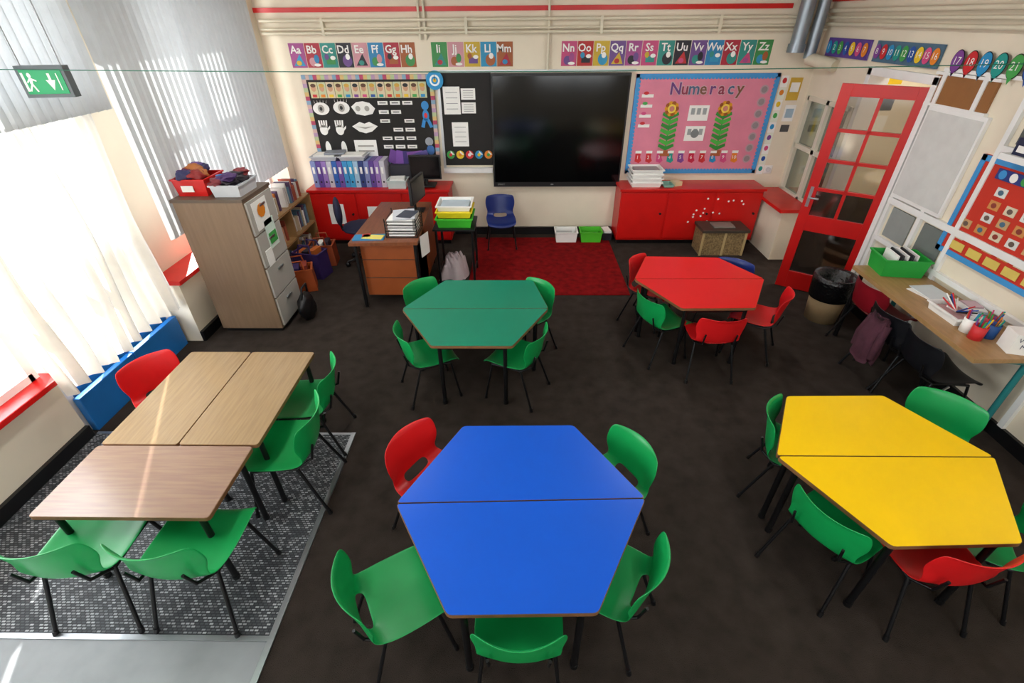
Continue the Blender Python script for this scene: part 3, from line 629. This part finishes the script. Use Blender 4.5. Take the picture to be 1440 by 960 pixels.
# counter on the right
cm=wood('counter_oak','#98764a','#a98356',.4,30,4,4)
b=B(); b.prism([(2.9,3.84),(2.87,2.46),(3.38,2.46),(3.38,3.84)],.67,.7,cm)
teal=C('#1f7a7a'); b.tube((3.33,2.55,0),(3.33,2.55,.67),.02,teal); b.tube((3.33,2.55,.6),(3.0,2.5,.67),.014,teal); b.tube((3.33,3.75,0),(3.33,3.75,.67),.02,teal); b.tube((2.98,3.8,0),(2.98,3.8,.67),.02,blackm)
b.obj('long_counter',.004)
b=B(); b.tray(3.17,3.72,.701,.34,.26,.15,C('#1fa03a'),-8)
for k in range(5): b.cb(3.09+k*.04,3.72,.72,.012,.2,.16,[paper,C('#303236')][k%2],-8)
b.obj('green_storage_tub')
b=B(); b.cb(3.2,3.3,.7,.2,.27,.004,paper,15); b.cb(3.22,3.33,.704,.19,.25,.003,C('#cfd6da'),4); b.obj('paper_sheets')
b=B()
b.tray(3.12,2.98,.7,.2,.28,.06,white); b.cb(3.12,2.98,.71,.15,.22,.03,C('#b99090'))
for k in range(14): a=random.uniform(0,6.28); b.tube((3.12,2.98,.74),(3.12+.09*math.cos(a),2.98+.12*math.sin(a),.78+random.random()*.05),.005,[RB[0],black,RB[7],paper][k%4],6)
b.obj('stationery_basket')
b=B()
for cx,cy,c in ((3.05,2.7,RB[0]),(3.15,2.72,C('#1c4f90')),(3.06,2.79,paper),(3.2,2.79,C('#c04a60'))):
    b.lathe([(0,0),(.04,0),(.042,.1),(.038,.1),(.036,.01),(0,.01)],(cx,cy,.7),c)
    for k in range(9): a=random.uniform(0,6.28); b.tube((cx+.015*math.cos(a),cy+.015*math.sin(a),.72),(cx+.035*math.cos(a),cy+.035*math.sin(a),.83+random.random()*.03),.005,RB[(k*2)%9],6)
b.obj('pencil_pots')
b=B(); b.cb(3.22,2.56,.7,.18,.12,.14,paper,-15); b.M=Matrix.Translation((3.22,2.56,0))@Matrix.Rotation(math.radians(-15),4,'Z')@BACK(-.061); b.text('WORD\nMAT',0,.78,.045,C('#3a3a60'),.003); b.obj('card_box')
b=B()
for k in range(5): b.cb(3.3+random.uniform(-.01,.01),3.06+random.uniform(-.05,.05),.7+.012*k,.1,.1,.01,[paper,C('#c7a9b4'),C('#a4b8c7')][k%3],random.uniform(-20,20))
b.obj('paper_pile')
# bin with liner
b=B(); bag=mat('#0b0b0d',.25,.1,30,bump=.8,bscale=40)
b.lathe([(0,0),(.14,0),(.17,.36),(.165,.36),(.14,.02)],(3.0,4.12,0),mat('#a98f6a',.6,.1,8)); b.lathe([(.172,.24),(.18,.3),(.19,.42),(.185,.47),(.15,.46),(.13,.38),(.05,.3),(0,.3)],(3.0,4.12,0),bag,28); b.obj('waste_bin')
# dark chairs with a coat hung over one back
chair('k',3.02,3.18,1,.1,1.05); chair('k',3.03,2.8,1,-.05,1.05)
def coat(b,x,y,m,w=.17,top=.65,bot=.2,seed=0):
    n=32; k=9; vs=[];fs=[]
    for j in range(k+1):
        t=j/k; z=top-(top-bot)*t
        for i in range(n):
            a=2*math.pi*i/n; f=1+.16*math.sin(a*5+seed)*t+.08*math.sin(a*9+j)
            vs.append((x+(.03+.035*math.sin(t*2.6))*math.cos(a)*f-.02*t,y+w*(.8+.3*t)*math.sin(a)*f,z+.02*math.sin(a*3+seed)))
    for j in range(k):
        for i in range(n): fs.append((j*n+i,(j+1)*n+i,(j+1)*n+(i+1)%n,j*n+(i+1)%n))
    fs.append(tuple(range(n))[::-1]); fs.append(tuple(range(k*n,(k+1)*n))); b.add(vs,fs,m,True)
    for s in (-1,1): b.path([(x,y+s*w*.8,top-.04),(x-.03,y+s*w*1.0,top-.2),(x-.03,y+s*w*.95,bot+.06)],.028,m)
b=B(); mar=mat('#4a2230',.9,.2,14,bump=.4); coat(b,2.77,3.15,mar,.11,.6,.22,1); b.obj('hung_coat')
b=B(); b.tube((2.62,2.45,.25),(2.98,2.6,.36),.008,steel); b.tube((2.62,2.45,.25),(2.6,2.44,.0),.008,black); b.obj('metal_pole')
# ------------------------------------------------------------ ceiling lamps
lm=bpy.data.materials.new('lamp_diffuser'); lm.use_nodes=True; p=lm.node_tree.nodes['Principled BSDF']; p.inputs['Emission Color'].default_value=(1,.98,.95,1); p.inputs['Emission Strength'].default_value=2
for x,y in ((-1.7,1.2),(1.7,1.2),(-1.6,4.4),(1.6,4.4)):
    b=B(); b.box(x-.08,x+.08,y-.65,y+.65,3.03,3.09,white); b.box(x-.06,x+.06,y-.63,y+.63,3.0,3.03,lm); o=b.obj('ceiling_batten_light')
    l=bpy.data.lights.new('batten','AREA'); l.shape='RECTANGLE'; l.size=.12; l.size_y=1.25; l.energy=19 if y<2 else 25; l.color=(1,.99,.975)
    lo=bpy.data.objects.new('batten_lamp',l); lo.location=(x,y,2.99); COL.objects.link(lo); lo.parent=o
def area(name,loc,rot,sx,sy,e,col=(1,1,1)):
    l=bpy.data.lights.new(name,'AREA'); l.shape='RECTANGLE'; l.size=sx; l.size_y=sy; l.energy=e; l.color=col
    o=bpy.data.objects.new(name,l); o.location=loc; o.rotation_euler=rot; COL.objects.link(o); return o
area('daylight_left',(-4.2,1.6,1.8),(0,math.radians(-90),0),2.4,6.0,520,(.93,.97,1))
area('rear_fill',(0,-2.3,2.0),(math.radians(90),0,0),5,1.6,125,(.95,.98,1))  # added fill light outside the unseen rear windows
area('corridor_fill',(4.4,5.0,2.65),(0,0,0),.4,1.2,40,(1,.97,.92))  # unseen area light added to brighten the corridor behind the door
s=bpy.data.lights.new('sun','SUN'); s.energy=30; s.angle=math.radians(.6); s.color=(1,.98,.94)
so=bpy.data.objects.new('sun',s); COL.objects.link(so); d=Vector((.43,-.90,-math.tan(math.radians(31)))).normalized(); so.rotation_euler=d.to_track_quat('-Z','Y').to_euler(); so.location=(-6,8,6)
w=bpy.data.worlds.new('w'); scn.world=w; w.use_nodes=True; N=w.node_tree.nodes; bg=N['Background']
sky=N.new('ShaderNodeTexSky'); 
try:
    sky.sky_type='HOSEK_WILKIE'; sky.turbidity=4
except Exception: pass
mx=N.new('ShaderNodeMixRGB'); mx.inputs[0].default_value=.75; mx.inputs[2].default_value=(1,1,1,1); w.node_tree.links.new(sky.outputs[0],mx.inputs[1]); w.node_tree.links.new(mx.outputs[0],bg.inputs['Color']); bg.inputs['Strength'].default_value=1.6
# ------------------------------------------------------------ camera
p,yw,r=map(math.radians,(34.19,1.08,.48))
F=Vector((-math.sin(yw)*math.cos(p),math.cos(yw)*math.cos(p),-math.sin(p))); Rr=Vector((math.cos(yw),math.sin(yw),0)); D=F.cross(Rr)
R2=Rr*math.cos(r)+D*math.sin(r); D2=-Rr*math.sin(r)+D*math.cos(r)
cd=bpy.data.cameras.new('camera'); cd.sensor_width=36; cd.lens=669.8/1440*36; cd.clip_start=.02
co=bpy.data.objects.new('camera',cd); COL.objects.link(co)
M=Matrix.Identity(4)
for i in range(3): M[i][0]=R2[i]; M[i][1]=-D2[i]; M[i][2]=-F[i]
M[2][3]=2.5; co.matrix_world=M; scn.camera=co
